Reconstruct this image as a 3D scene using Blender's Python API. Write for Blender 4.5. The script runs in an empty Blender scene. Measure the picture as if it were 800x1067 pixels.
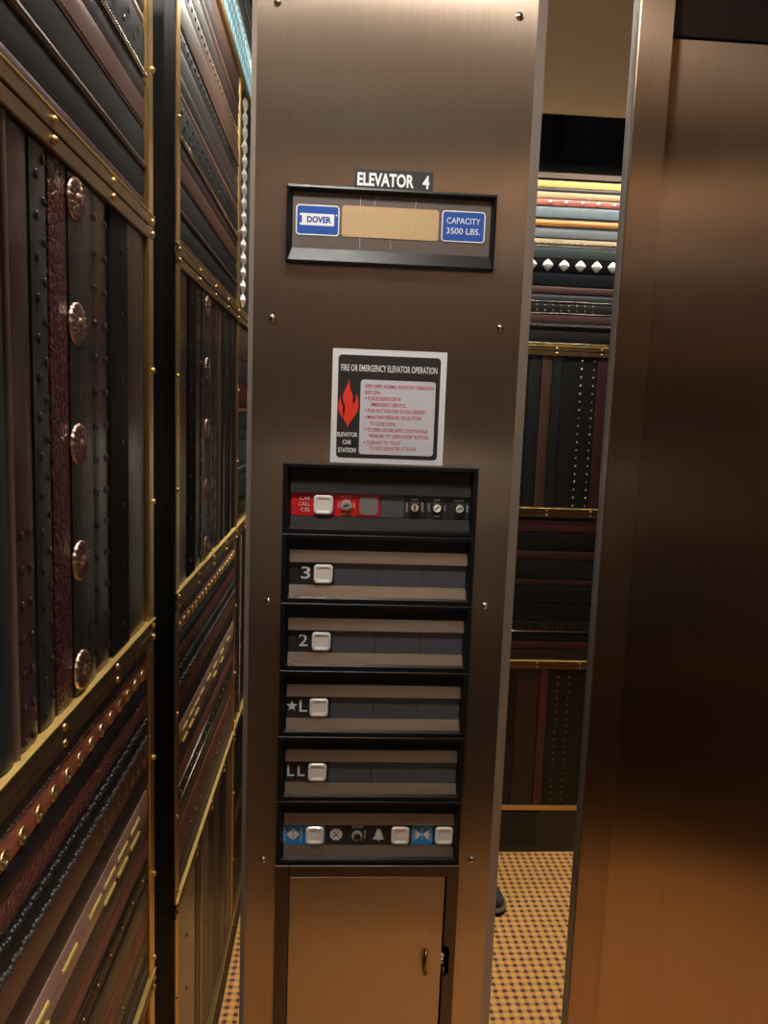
import bpy, bmesh, math, random
from mathutils import Vector, Matrix
S = bpy.context.scene
COL = S.collection
rnd = random.Random(7)

# ------------------------------------------------------------------ materials
def lin(c):
    def f(v):
        v /= 255.0
        return v/12.92 if v <= .04045 else ((v+.055)/1.055)**2.4
    return (f(c[0]), f(c[1]), f(c[2]), 1)

def newmat(name):
    m = bpy.data.materials.new(name); m.use_nodes = True
    nt = m.node_tree
    return m, nt, nt.nodes['Principled BSDF']

def simple(name, rgb, rough=.5, metal=0, spec=.5, coat=0):
    m, nt, b = newmat(name)
    b.inputs['Base Color'].default_value = lin(rgb)
    b.inputs['Roughness'].default_value = rough
    b.inputs['Metallic'].default_value = metal
    b.inputs['Specular IOR Level'].default_value = spec
    b.inputs['Coat Weight'].default_value = coat
    # slight unevenness of the finish
    n = nt.nodes.new('ShaderNodeTexNoise'); n.inputs['Scale'].default_value = 60
    tc = nt.nodes.new('ShaderNodeTexCoord'); nt.links.new(tc.outputs['Object'], n.inputs['Vector'])
    r = nt.nodes.new('ShaderNodeMapRange')
    r.inputs['To Min'].default_value = max(0, rough*.85); r.inputs['To Max'].default_value = min(1, rough*1.15+.01)
    nt.links.new(n.outputs['Fac'], r.inputs['Value']); nt.links.new(r.outputs['Result'], b.inputs['Roughness'])
    return m

_lc = {}
def leather(rgb, rough=.38, kind='grain', spec=.42):
    key = (tuple(rgb), rough, kind, spec)
    if key in _lc: return _lc[key]
    m, nt, b = newmat('leather')
    L = nt.links.new
    tc = nt.nodes.new('ShaderNodeTexCoord')
    n = nt.nodes.new('ShaderNodeTexNoise'); n.inputs['Scale'].default_value = 25; n.inputs['Detail'].default_value = 5
    L(tc.outputs['Object'], n.inputs['Vector'])
    mx = nt.nodes.new('ShaderNodeMix'); mx.data_type = 'RGBA'
    c = lin(rgb); g = (c[0]+c[1]+c[2])/3; c = tuple((g+(v-g)*.8)*.58 for v in c[:3])
    mx.inputs['A'].default_value = tuple(v*.75 for v in c[:3])+(1,)
    mx.inputs['B'].default_value = tuple(min(1, v*1.25) for v in c[:3])+(1,)
    L(n.outputs['Fac'], mx.inputs['Factor']); L(mx.outputs['Result'], b.inputs['Base Color'])
    b.inputs['Roughness'].default_value = rough
    b.inputs['Specular IOR Level'].default_value = spec
    bp = nt.nodes.new('ShaderNodeBump')
    if kind == 'croc':
        v = nt.nodes.new('ShaderNodeTexVoronoi'); v.feature = 'DISTANCE_TO_EDGE'; v.inputs['Scale'].default_value = 130
        L(tc.outputs['Object'], v.inputs['Vector'])
        cr = nt.nodes.new('ShaderNodeMapRange'); cr.inputs['From Max'].default_value = .25
        L(v.outputs['Distance'], cr.inputs['Value']); L(cr.outputs['Result'], bp.inputs['Height'])
        bp.inputs['Strength'].default_value = .6; bp.inputs['Distance'].default_value = .002
    else:
        v = nt.nodes.new('ShaderNodeTexVoronoi'); v.inputs['Scale'].default_value = 500
        L(tc.outputs['Object'], v.inputs['Vector']); L(v.outputs['Distance'], bp.inputs['Height'])
        bp.inputs['Strength'].default_value = .15; bp.inputs['Distance'].default_value = .0006
    L(bp.outputs['Normal'], b.inputs['Normal'])
    _lc[key] = m
    return m

def steel(name, rgb, rough, aniso, streak=.12, metal=1):
    """vertically brushed steel: the grain blurs reflections sideways"""
    m, nt, b = newmat(name)
    L = nt.links.new
    tc = nt.nodes.new('ShaderNodeTexCoord')
    mp = nt.nodes.new('ShaderNodeMapping'); mp.inputs['Scale'].default_value = (420, 420, 2.2)
    L(tc.outputs['Object'], mp.inputs['Vector'])
    n = nt.nodes.new('ShaderNodeTexNoise'); n.inputs['Scale'].default_value = 1; n.inputs['Detail'].default_value = 4
    L(mp.outputs['Vector'], n.inputs['Vector'])
    mx = nt.nodes.new('ShaderNodeMix'); mx.data_type = 'RGBA'
    c = lin(rgb)
    mx.inputs['A'].default_value = tuple(v*(1-streak) for v in c[:3])+(1,)
    mx.inputs['B'].default_value = tuple(min(1, v*(1+streak)) for v in c[:3])+(1,)
    L(n.outputs['Fac'], mx.inputs['Factor']); L(mx.outputs['Result'], b.inputs['Base Color'])
    b.inputs['Metallic'].default_value = metal
    b.inputs['Roughness'].default_value = rough
    b.inputs['Anisotropic'].default_value = aniso
    tg = nt.nodes.new('ShaderNodeTangent'); tg.direction_type = 'UV_MAP'
    L(tg.outputs['Tangent'], b.inputs['Tangent'])
    return m

M = {}
M['steel'] = steel('bronze_steel', (187, 168, 151), .28, .97, .12, .94)
M['steel_jamb'] = steel('bronze_steel_jamb', (172, 146, 124), .28, .97, .12, .98)
M['steel_door'] = steel('bronze_steel_door', (178, 154, 134), .26, .97)
M['steel_edge'] = simple('satin_steel_edge', (176, 164, 152), .5, .45)
M['side_tone'] = simple('jamb_side_tone', (112, 102, 96), .4, .5)
M['black'] = simple('black_lacquer', (6, 6, 7), .5, 0, .01)
M['black_matte'] = simple('black_matte', (12, 12, 13), .6)
M['black_plastic'] = simple('black_plastic', (48, 47, 48), .42)
M['black_bezel'] = simple('black_bezel', (20, 20, 22), .4, 0, .3)
M['plate'] = simple('dark_plate', (88, 90, 96), .42)
M['face'] = simple('grey_brown_face', (98, 88, 82), .5)
M['bronze_strip'] = simple('bronze_strip', (206, 188, 172), .42, 1)
M['brass'] = simple('brass', (205, 178, 124), .34, 1)
M['brass_dark'] = simple('aged_brass', (134, 110, 78), .42, 1)
M['gold'] = simple('polished_gold', (214, 182, 122), .3, 1)
M['bright_silver'] = simple('bright_silver', (240, 240, 236), .3, .7)
M['lip'] = simple('lit_edge_brass', (238, 206, 122), .5, .8)
M['lace_gold'] = simple('lacing_gold', (248, 218, 130), .35, .55)
M['silver'] = simple('silver', (205, 195, 186), .22, 1)
M['copper'] = simple('copper_silver', (184, 158, 144), .34, 1)
M['chrome'] = simple('chrome', (225, 222, 216), .12, 1)
M['white_button'] = simple('white_button', (252, 250, 244), .3, 0, .5, .3)
M['white'] = simple('white_print', (240, 240, 238), .5)
M['paper'] = simple('white_paper', (236, 236, 240), .55)
M['sign_black'] = simple('sign_black', (46, 41, 40), .5)
M['sign_text'] = simple('sign_white_panel', (214, 214, 222), .55)
M['red'] = simple('red_print', (206, 22, 36), .5)
M['flame'] = simple('flame_red', (240, 62, 42), .5)
M['red_plate'] = simple('red_plate', (214, 34, 36), .42)
M['blue'] = simple('blue_badge', (38, 84, 168), .4)
M['cyan'] = simple('blue_plate', (44, 152, 226), .42)
M['amber'] = simple('amber_lens', (198, 168, 126), .35)
M['ceiling'] = simple('beige_ceiling', (232, 218, 188), .6)
M['brown_paint'] = simple('dark_brown_paint', (60, 42, 30), .4)
M['shoe_grey'] = leather((82, 100, 98), .6)
M['shoe_sole'] = simple('shoe_sole', (120, 128, 124), .6)
M['shoe_dark'] = simple('shoe_dark', (20, 20, 20), .7)
M['lace'] = simple('shoe_lace', (170, 170, 165), .8)

def mirror_mat():
    m, nt, b = newmat('mirror_glass')
    b.inputs['Base Color'].default_value = (.84, .86, .85, 1)
    b.inputs['Metallic'].default_value = 1; b.inputs['Roughness'].default_value = .004
    return m
M['mirror'] = mirror_mat()

def emis(name, rgb, st):
    m, nt, b = newmat(name)
    b.inputs['Base Color'].default_value = lin(rgb)
    b.inputs['Emission Color'].default_value = lin(rgb)
    b.inputs['Emission Strength'].default_value = st
    return m
M['cove'] = emis('cove_glow', (216, 241, 246), .8)
M['tube'] = emis('tube_glow', (255, 248, 238), 85)
M['lamp'] = emis('lamp_glow', (255, 248, 240), 112)

def carpet_mat():
    m, nt, b = newmat('checked_carpet')
    L = nt.links.new; N = nt.nodes.new
    tc = N('ShaderNodeTexCoord')
    nz = N('ShaderNodeTexNoise'); nz.inputs['Scale'].default_value = 90
    L(tc.outputs['Object'], nz.inputs['Vector'])
    wob = N('ShaderNodeMix'); wob.data_type = 'RGBA'; wob.blend_type = 'LINEAR_LIGHT'; wob.inputs['Factor'].default_value = .003
    L(tc.outputs['Object'], wob.inputs['A']); L(nz.outputs['Color'], wob.inputs['B'])
    sp = N('ShaderNodeSeparateXYZ'); L(wob.outputs['Result'], sp.inputs[0])
    def wave(ax, per, ph):
        a = N('ShaderNodeMath'); a.operation = 'MULTIPLY_ADD'; a.inputs[1].default_value = 2*math.pi/per; a.inputs[2].default_value = ph
        L(sp.outputs[ax], a.inputs[0])
        s = N('ShaderNodeMath'); s.operation = 'SINE'; L(a.outputs[0], s.inputs[0])
        r = N('ShaderNodeMapRange'); r.inputs['From Min'].default_value = -.22; r.inputs['From Max'].default_value = .55
        L(s.outputs[0], r.inputs['Value'])
        return r.outputs['Result']
    wx = wave('X', .026, 0); wy = wave('Y', .0245, .6)
    dot = N('ShaderNodeMath'); dot.operation = 'MULTIPLY'; L(wx, dot.inputs[0]); L(wy, dot.inputs[1])
    bar = N('ShaderNodeMath'); bar.operation = 'MAXIMUM'; L(wx, bar.inputs[0]); L(wy, bar.inputs[1])
    m1 = N('ShaderNodeMix'); m1.data_type = 'RGBA'
    m1.inputs['A'].default_value = lin((255, 194, 112)); m1.inputs['B'].default_value = lin((228, 164, 98))
    L(bar.outputs[0], m1.inputs['Factor'])
    m2 = N('ShaderNodeMix'); m2.data_type = 'RGBA'
    L(m1.outputs['Result'], m2.inputs['A']); m2.inputs['B'].default_value = lin((100, 72, 70))
    L(dot.outputs[0], m2.inputs['Factor'])
    L(m2.outputs['Result'], b.inputs['Base Color'])
    b.inputs['Roughness'].default_value = .95; b.inputs['Specular IOR Level'].default_value = .1
    pile = N('ShaderNodeTexNoise'); pile.inputs['Scale'].default_value = 900
    L(tc.outputs['Object'], pile.inputs['Vector'])
    bp = N('ShaderNodeBump'); bp.inputs['Strength'].default_value = .4; bp.inputs['Distance'].default_value = .002
    L(pile.outputs['Fac'], bp.inputs['Height']); L(bp.outputs['Normal'], b.inputs['Normal'])
    return m
M['carpet'] = carpet_mat()

# ------------------------------------------------------------------ object helpers
def tag(o, label=None, cat=None, group=None, kind=None):
    if label: o['label'] = label
    if cat: o['category'] = cat
    if group: o['group'] = group
    if kind: o['kind'] = kind
    return o

def thing(name, loc, label, cat, group=None):
    o = bpy.data.objects.new(name, None); COL.objects.link(o)
    o.empty_display_size = .05; o.location = loc
    return tag(o, label, cat, group)

def wloc(o):
    v = Vector((0, 0, 0))
    while o is not None:
        v += Vector(o.location); o = o.parent
    return v

def mesh_obj(name, bm, mat, parent=None, loc=None, smooth=False, label=None):
    """bm holds world coordinates; the object sits at loc (default: its parent's origin)"""
    if loc is None: loc = wloc(parent) if parent else Vector((0, 0, 0))
    loc = Vector(loc)
    bmesh.ops.translate(bm, verts=bm.verts, vec=-loc)
    bmesh.ops.recalc_face_normals(bm, faces=bm.faces)
    uv = bm.loops.layers.uv.new('UVMap')
    for f in bm.faces:
        f.smooth = smooth
        n = f.normal
        for lp in f.loops:
            c = lp.vert.co
            lp[uv].uv = (c.y, c.z) if abs(n.x) > max(abs(n.y), abs(n.z)) else ((c.x, c.z) if abs(n.y) >= abs(n.z) else (c.x, c.y))
    me = bpy.data.meshes.new(name); bm.to_mesh(me); bm.free()
    me.materials.append(mat)
    o = bpy.data.objects.new(name, me); COL.objects.link(o)
    if parent: o.parent = parent; o.location = loc - wloc(parent)
    else: o.location = loc
    if label: o['label'] = label
    return o

def copy_at(src, parent, wpos, name=None):
    c = src.copy(); COL.objects.link(c); c.parent = parent
    c.location = Vector(wpos) - wloc(parent)
    return c

def struct(name, bm, mat, smooth=False):
    o = mesh_obj(name, bm, mat, smooth=smooth); o['kind'] = 'structure'; return o

def box(bm, x0, x1, y0, y1, z0, z1, bev=0, seg=1):
    r = bmesh.ops.create_cube(bm, size=1)
    vs = r['verts']
    bmesh.ops.scale(bm, vec=(abs(x1-x0), abs(y1-y0), abs(z1-z0)), verts=vs)
    bmesh.ops.translate(bm, vec=((x0+x1)/2, (y0+y1)/2, (z0+z1)/2), verts=vs)
    if bev:
        es = {e for v in vs for e in v.link_edges}
        bmesh.ops.bevel(bm, geom=list(es), offset=bev, segments=seg, affect='EDGES', profile=.5)
    return bm
def B(*a, **k): return box(bmesh.new(), *a, **k)

def ball(bm, c, r, sc=(1, 1, 1), u=12, v=8):
    q = bmesh.ops.create_uvsphere(bm, u_segments=u, v_segments=v, radius=r)
    bmesh.ops.scale(bm, vec=sc, verts=q['verts'])
    bmesh.ops.translate(bm, vec=c, verts=q['verts'])

def disc(bm, c, r, depth, axis='Y', seg=24, r2=None):
    q = bmesh.ops.create_cone(bm, cap_ends=True, segments=seg, radius1=r, radius2=r if r2 is None else r2, depth=depth)
    rot = {'Y': Matrix.Rotation(math.pi/2, 3, 'X'), 'X': Matrix.Rotation(math.pi/2, 3, 'Y'), 'Z': Matrix.Identity(3)}[axis]
    bmesh.ops.rotate(bm, verts=q['verts'], matrix=rot)
    bmesh.ops.translate(bm, vec=c, verts=q['verts'])

def prism(bm, pts, a0, a1, put):
    """closed 2D outline pts extruded from a0 to a1; put(p, a) -> world"""
    A = [bm.verts.new(put(p, a0)) for p in pts]; C = [bm.verts.new(put(p, a1)) for p in pts]
    n = len(pts)
    for i in range(n):
        bm.faces.new((A[i], A[(i+1) % n], C[(i+1) % n], C[i]))
    bm.faces.new(A); bm.faces.new(list(reversed(C)))

def rrect(x0, x1, z0, z1, r, n=5):
    P = []
    for cx, cz, a in ((x1-r, z1-r, 0), (x0+r, z1-r, 90), (x0+r, z0+r, 180), (x1-r, z0+r, 270)):
        for k in range(n+1):
            t = math.radians(a+90*k/n); P.append((cx+r*math.cos(t), cz+r*math.sin(t)))
    return P

def fprism(bm, pts, y0, y1): prism(bm, pts, y0, y1, lambda p, a: (p[0], a, p[1]))

def rring(bm, x0, x1, z0, z1, r, w, y0, y1):
    O = rrect(x0, x1, z0, z1, r); I = rrect(x0+w, x1-w, z0+w, z1-w, max(r-w, .0005))
    n = len(O)
    V = {}
    for k, (ring, y) in enumerate(((O, y0), (I, y0), (O, y1), (I, y1))):
        V[k] = [bm.verts.new((p[0], y, p[1])) for p in ring]
    for i in range(n):
        j = (i+1) % n
        bm.faces.new((V[0][i], V[0][j], V[1][j], V[1][i])); bm.faces.new((V[2][i], V[2][j], V[3][j], V[3][i]))
        bm.faces.new((V[0][i], V[0][j], V[2][j], V[2][i])); bm.faces.new((V[1][i], V[1][j], V[3][j], V[3][i]))

def letters(bm, body, x0, x1, z0, z1, y, bold=0, rot=0, th=.0003, keep=False):
    """flat lettering fitted into the box x0..x1, z0..z1 on a surface facing -y; rot in degrees"""
    cu = bpy.data.curves.new('text', 'FONT'); cu.body = body; cu.size = 1; cu.offset = bold; cu.resolution_u = 3
    o = bpy.data.objects.new('text', cu); COL.objects.link(o)
    bpy.context.view_layer.update()
    dg = bpy.context.evaluated_depsgraph_get()
    me = bpy.data.meshes.new_from_object(o.evaluated_get(dg))
    bpy.data.objects.remove(o); bpy.data.curves.remove(cu)
    P = [Vector((v.co.x, v.co.y)) for v in me.vertices]
    if rot:
        c, s = math.cos(math.radians(rot)), math.sin(math.radians(rot))
        P = [Vector((p.x*c-p.y*s, p.x*s+p.y*c)) for p in P]
    ax0 = min(p.x for p in P); ax1 = max(p.x for p in P); az0 = min(p.y for p in P); az1 = max(p.y for p in P)
    V = [bm.verts.new((x0+(p.x-ax0)/(ax1-ax0)*(x1-x0), y, z0+(p.y-az0)/(az1-az0)*(z1-z0))) for p in P]
    for f in me.polygons:
        try: bm.faces.new([V[i] for i in f.vertices])
        except ValueError: pass
    bpy.data.meshes.remove(me)

# ------------------------------------------------------------------ wall frames
XL, YB = -.26, -1.43           # faces of the leather on the left and back walls
class Wall:
    def __init__(s, kind): s.kind = kind
    def p(s, u, v, n):
        return (XL+n, u, v) if s.kind == 'L' else (u, YB+n, v)
    def box(s, bm, u0, u1, v0, v1, n0, n1, bev=0):
        if s.kind == 'L': return box(bm, XL+n0, XL+n1, u0, u1, v0, v1, bev)
        return box(bm, u0, u1, YB+n0, YB+n1, v0, v1, bev)
    axis = property(lambda s: 'X' if s.kind == 'L' else 'Y')
WL, WB = Wall('L'), Wall('B')

def strap_bm(W, ori, a0, a1, l0, l1, n=.0, th=.006, crown=.0012, ridges=0, wavy=0):
    """a leather strap: a0..a1 across, l0..l1 along; ori 'H' runs along the wall, 'V' upright"""
    bm = bmesh.new()
    w = a1-a0; e = min(.0016, w*.2)
    prof = [(a0, n-th), (a0, n-.0014)]
    if ridges:
        k = ridges*4
        for i in range(k+1):
            t = i/k; prof.append((a0+e+(w-2*e)*t, n-.0012+.0012*math.cos(t*ridges*2*math.pi)))
    else:
        for i in range(7):
            t = i/6; prof.append((a0+e+(w-2*e)*t, n-crown*abs(2*t-1)**2.5))
    prof += [(a1, n-.0014), (a1, n-th)]
    put = (lambda q, l: W.p(l, q[0], q[1])) if ori == 'H' else (lambda q, l: W.p(q[0], l, q[1]))
    if not wavy:
        prism(bm, prof, l0, l1, put)
    else:
        N = max(4, int((l1-l0)/wavy*8)); rows = []
        mid = (a0+a1)/2
        for i in range(N+1):
            l = l0+(l1-l0)*i/N; s = 1-.09*(1-abs(math.sin(l/wavy*math.pi)))
            rows.append([bm.verts.new(put((mid+(q[0]-mid)*s, q[1]), l)) for q in prof])
        for i in range(N):
            for j in range(len(prof)-1):
                bm.faces.new((rows[i][j], rows[i][j+1], rows[i+1][j+1], rows[i+1][j]))
    return bm

protos = {}
def stud_mesh(kind, axis):
    """one stud mesh of each kind and wall, shared by its copies"""
    key = (kind, axis)
    if key in protos: return protos[key]
    bm = bmesh.new()
    if kind == 'dome': ball(bm, (0, 0, 0), .0042, (1, 1, 1), 10, 6); mat = M['chrome']
    elif kind == 'nail': ball(bm, (0, 0, 0), .0062, (1, 1, 1), 12, 8); mat = M['bright_silver']
    elif kind == 'dark_dome': ball(bm, (0, 0, 0), .0032, (1, 1, 1), 10, 6); mat = M['brass_dark']
    elif kind == 'screw':
        ball(bm, (0, 0, 0), .0042, (.8 if axis == 'X' else 1, .8 if axis == 'Y' else 1, 1), 12, 8); mat = M['gold']
    elif kind == 'eyelet':
        rot = Matrix.Rotation(math.pi/2, 3, 'Y') if axis == 'X' else Matrix.Rotation(math.pi/2, 3, 'X')
        R_, r_ = .0062, .0022
        V = [[bm.verts.new(rot @ Vector(((R_+r_*math.cos(b*math.pi/4))*math.cos(a*math.pi/10), (R_+r_*math.cos(b*math.pi/4))*math.sin(a*math.pi/10), r_*math.sin(b*math.pi/4)))) for b in range(8)] for a in range(20)]
        for a in range(20):
            for b in range(8):
                bm.faces.new((V[a][b], V[(a+1) % 20][b], V[(a+1) % 20][(b+1) % 8], V[a][(b+1) % 8]))
        bar = .0011
        if axis == 'X': box(bm, -.001, .0018, -.0062, .0062, -bar, bar)
        else: box(bm, -.0062, .0062, -.001, .0018, -bar, bar)
        mat = M['brass']
    elif kind == 'concho':
        rings = [(.0, .0068), (.003, .0064), (.0052, .0045), (.0060, .0030), (.0085, .0036), (.0115, .0040), (.0135, .0030), (.0155, .0034), (.0190, .0026), (.0205, .0012), (.0205, -.001)]
        N = 64; V = []
        for r, h in rings:
            row = []
            for i in range(N):
                a = 2*math.pi*i/N
                f = 1+(.022*math.cos(a*16) if r > .014 else 0); hh = h+(.0011*math.cos(a*16+(math.pi if r < .013 else 0)) if .008 < r < .02 else 0)
                q = (hh, r*f*math.cos(a), r*f*math.sin(a))
                row.append(bm.verts.new(q if axis == 'X' else (q[1], q[0], q[2])))
            V.append(row)
        for k in range(len(rings)-1):
            for i in range(N):
                bm.faces.new((V[k][i], V[k][(i+1) % N], V[k+1][(i+1) % N], V[k+1][i]))
        bmesh.ops.remove_doubles(bm, verts=bm.verts, dist=1e-6)
        mat = M['copper']
    elif kind == 'diamond':
        r = [(.0, .010), (.008, .008), (.0135, .004), (.0155, -.002)]
        N = 16; V = []
        for rr, h in r:
            row = []
            for i in range(N):
                a = 2*math.pi*i/N; f = 1/(abs(math.cos(a))**1.2+abs(math.sin(a))**1.2)**(1/1.2)
                q = (h, rr*1.25*f*math.cos(a), rr*1.25*f*math.sin(a))
                row.append(bm.verts.new(q if axis == 'X' else (q[1], q[0], q[2])))
            V.append(row)
        for k in range(len(r)-1):
            for i in range(N): bm.faces.new((V[k][i], V[k][(i+1) % N], V[k+1][(i+1) % N], V[k+1][i]))
        bmesh.ops.remove_doubles(bm, verts=bm.verts, dist=1e-6)
        mat = M['bright_silver']
    elif kind == 'lace_bar':
        if axis == 'X': box(bm, -.001, .0022, -.021, .021, -.0028, .0028, .001)
        else: box(bm, -.021, .021, -.001, .0022, -.0028, .0028, .001)
        mat = M['lace_gold']
    elif kind == 'buckle':
        for d in (-1, 1):
            for q in ((d*.007-.0008, d*.007+.0008, -.008, .008), ):
                if axis == 'X': box(bm, -.001, .003, q[0], q[1], q[2], q[3])
                else: box(bm, q[0], q[1], -.001, .003, q[2], q[3])
        if axis == 'X': box(bm, -.001, .003, -.007, .007, .0065, .008)
        else: box(bm, -.007, .007, -.001, .003, .0065, .008)
        mat = M['silver']
    bmesh.ops.recalc_face_normals(bm, faces=bm.faces)
    for f in bm.faces: f.smooth = kind in ('dome', 'nail', 'dark_dome', 'screw', 'concho', 'eyelet')
    me = bpy.data.meshes.new(kind); bm.to_mesh(me); bm.free(); me.materials.append(mat)
    protos[key] = me
    return me
STUDNAME = {'dome': 'stud', 'nail': 'stud', 'dark_dome': 'stud', 'screw': 'screw', 'eyelet': 'eyelet', 'concho': 'concho', 'diamond': 'diamond_stud', 'lace_bar': 'lace_bar', 'buckle': 'buckle'}
def stud(kind, W, parent, u, v, n=.0):
    o = bpy.data.objects.new(STUDNAME[kind], stud_mesh(kind, W.axis)); COL.objects.link(o)
    o.parent = parent; o.location = Vector(W.p(u, v, n)) - wloc(parent)
    return o

def add_marks(bm, W, ori, kind, a, l0, l1, n=0.0):
    """fine repeating relief that belongs to the strap's own mesh"""
    def P(l, aa, nn): return W.p(l, aa, nn) if ori == 'H' else W.p(aa, l, nn)
    if kind == 'stitch':
        l = l0+.004
        while l < l1-.006:
            q = [(l, a-.0006), (l+.004, a-.0006), (l+.004, a+.0006), (l, a+.0006)]
            prism(bm, q, n-.001, n+.0005, lambda p, h: P(p[0], p[1], h)); l += .0075
    elif kind == 'rope':
        l = l0+.003
        while l < l1-.004:
            c = P(l, a+(.0012 if int(l*1000) % 2 else -.0012), n+.0006)
            ball(bm, c, .0036, (1, 1, 1), 7, 5); l += .0055
    elif kind == 'beads':
        l = l0+.003
        while l < l1-.002:
            ball(bm, P(l, a, n+.0015), .0027, (1, 1, 1), 8, 6); l += .0056
    elif kind == 'piping':
        prism(bm, [(a+.0013*math.cos(t*math.pi/4), n+.0013*math.sin(t*math.pi/4)) for t in range(8)], l0, l1, lambda p, l: P(l, p[0], p[1]))

def boss_mesh(W, rgb):
    key = ('boss', W.kind, tuple(rgb))
    if key not in protos:
        bm = bmesh.new(); ball(bm, (0, 0, 0), .0034, (.35, .8, 1.3) if W.kind == 'L' else (.8, .35, 1.3), 8, 6)
        for f in bm.faces: f.smooth = True
        me = bpy.data.meshes.new('boss'); bm.to_mesh(me); bm.free(); me.materials.append(leather(rgb, .3)); protos[key] = me
    return protos[key]

def panel(W, label, group, u0, u1, v0, v1, ori, straps, tone):
    light_lift, gloss = tone or (1, 1)  # first factor brightens hide colours, standing in for light bounced off the carpet
    """one framed field of the wall, covered with straps"""
    t = thing('leather_panel', W.p((u0+u1)/2, v0, -.008), label, 'wall panel', group)
    bm = bmesh.new(); W.box(bm, u0, u1, v0, v1, -.016, -.005)
    mesh_obj('backing', bm, M['black_matte'], t)
    l0, l1 = (u0, u1) if ori == 'H' else (v0, v1)
    for s in straps:
        a0, a1, rgb = s[0], s[1], tuple(min(255, int(v*light_lift)) for v in s[2])
        k = s[3] if len(s) > 3 else {}
        g = .0007
        bm = strap_bm(W, ori, a0+g, a1-g, l0+.001, l1-.001, k.get('n', 0)+rnd.uniform(-.0012, .0008), .0065, k.get('crown', .0012), k.get('ridges', 0), k.get('wavy', 0))
        o = mesh_obj('leather_strap', bm, leather(rgb, round(k.get('rough', .46)*gloss, 3), k.get('tex', 'grain'), .15 if k.get('rough', .46) > .55 else .42), t, smooth=False, label=k.get('label'))
        for kind, a, mat, nm in k.get('marks', ()):
            b2 = bmesh.new(); add_marks(b2, W, ori, kind, a, l0+.002, l1-.002, k.get('n', 0))
            mesh_obj(nm, b2, M[mat] if isinstance(mat, str) else leather(mat, .4), o, smooth=kind != 'stitch')
        for kind, a, ls in k.get('studs', ()):
            for l in ls:
                (stud(kind, W, o, l, a, k.get('n', 0)) if ori == 'H' else stud(kind, W, o, a, l, k.get('n', 0)))
        for a, ls in k.get('dimples', ()):
            for l in ls:
                b = bpy.data.objects.new('boss', boss_mesh(W, rgb)); COL.objects.link(b); b.parent = o
                b.location = Vector(W.p(l, a, .0002) if ori == 'H' else W.p(a, l, .0002)) - wloc(o)
    return t

def steps(a, b, d):
    r = []; x = a
    while (x <= b) if d > 0 else (x >= b): r.append(x); x += d
    return r

# colours of hide
BLK, BLK2, DBR, RBR, RUST, MAR, PUR, BRN, OLV, TAN, GRY = (24, 22, 22), (34, 33, 32), (48, 33, 29), (70, 38, 33), (112, 60, 38), (82, 30, 32), (54, 36, 38), (84, 52, 36), (104, 84, 58), (150, 112, 78), (66, 70, 74)
PD = {'marks': ()}
UA0, UA1 = -.80, -.10          # front column of the left wall
UB0, UB1 = -1.43, -.81         # rear column
RZ = [(1.789, 1.8205), (1.240, 1.271), (.698, .727), (.168, .186)]   # brass rails
TOP = 2.354
FZ = [(1.8205, TOP), (1.271, 1.789), (.727, 1.240), (.186, .698)]    # the four fields between them
PG = 'framed leather fields of the elevator walls'

panel(WL, 'leather panel of level belts with a silver bead chain, high on left wall', PG, UA0, UA1, *FZ[0], 'H', [
    (1.8215, 1.839, RBR, {'rough': .6}), (1.839, 1.873, (27, 23, 21), {'rough': .75}), (1.873, 1.8815, (96, 66, 54), {'n': .002}), (1.8815, 1.923, (27, 23, 21), {'rough': .75}),
    (1.923, 1.960, (92, 50, 34), {'rough': .6, 'label': 'rust brown strap', 'marks': (('stitch', 1.928, RUST, 'stitching'),)}),
    (1.960, 1.983, PUR, {'rough': .6}), (1.983, 1.996, DBR, {'marks': (('beads', 1.9865, 'chrome', 'bead_chain'), ('piping', 1.993, 'silver', 'piping')), 'label': 'strap carrying the silver bead chain'}),
    (1.996, 2.047, (27, 23, 21), {'rough': .65, 'dimples': [(2.012, steps(-.78, -.11, .045)), (2.03, steps(-.76, -.11, .045))]}),
    (2.047, 2.062, RUST), (2.062, 2.085, BLK), (2.085, 2.125, DBR), (2.125, 2.150, BLK, {'dimples': [(2.1375, steps(-.78, -.11, .03))]}), (2.150, 2.158, TAN, {'n': .002}), (2.158, 2.200, BRN),
    (2.200, 2.235, (92, 66, 46), {'wavy': .03, 'dimples': [(2.218, steps(-.78, -.11, .03))]}), (2.235, 2.27, DBR), (2.27, 2.29, BRN), (2.29, 2.32, DBR), (2.32, 2.353, BRN)], None)
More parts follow.
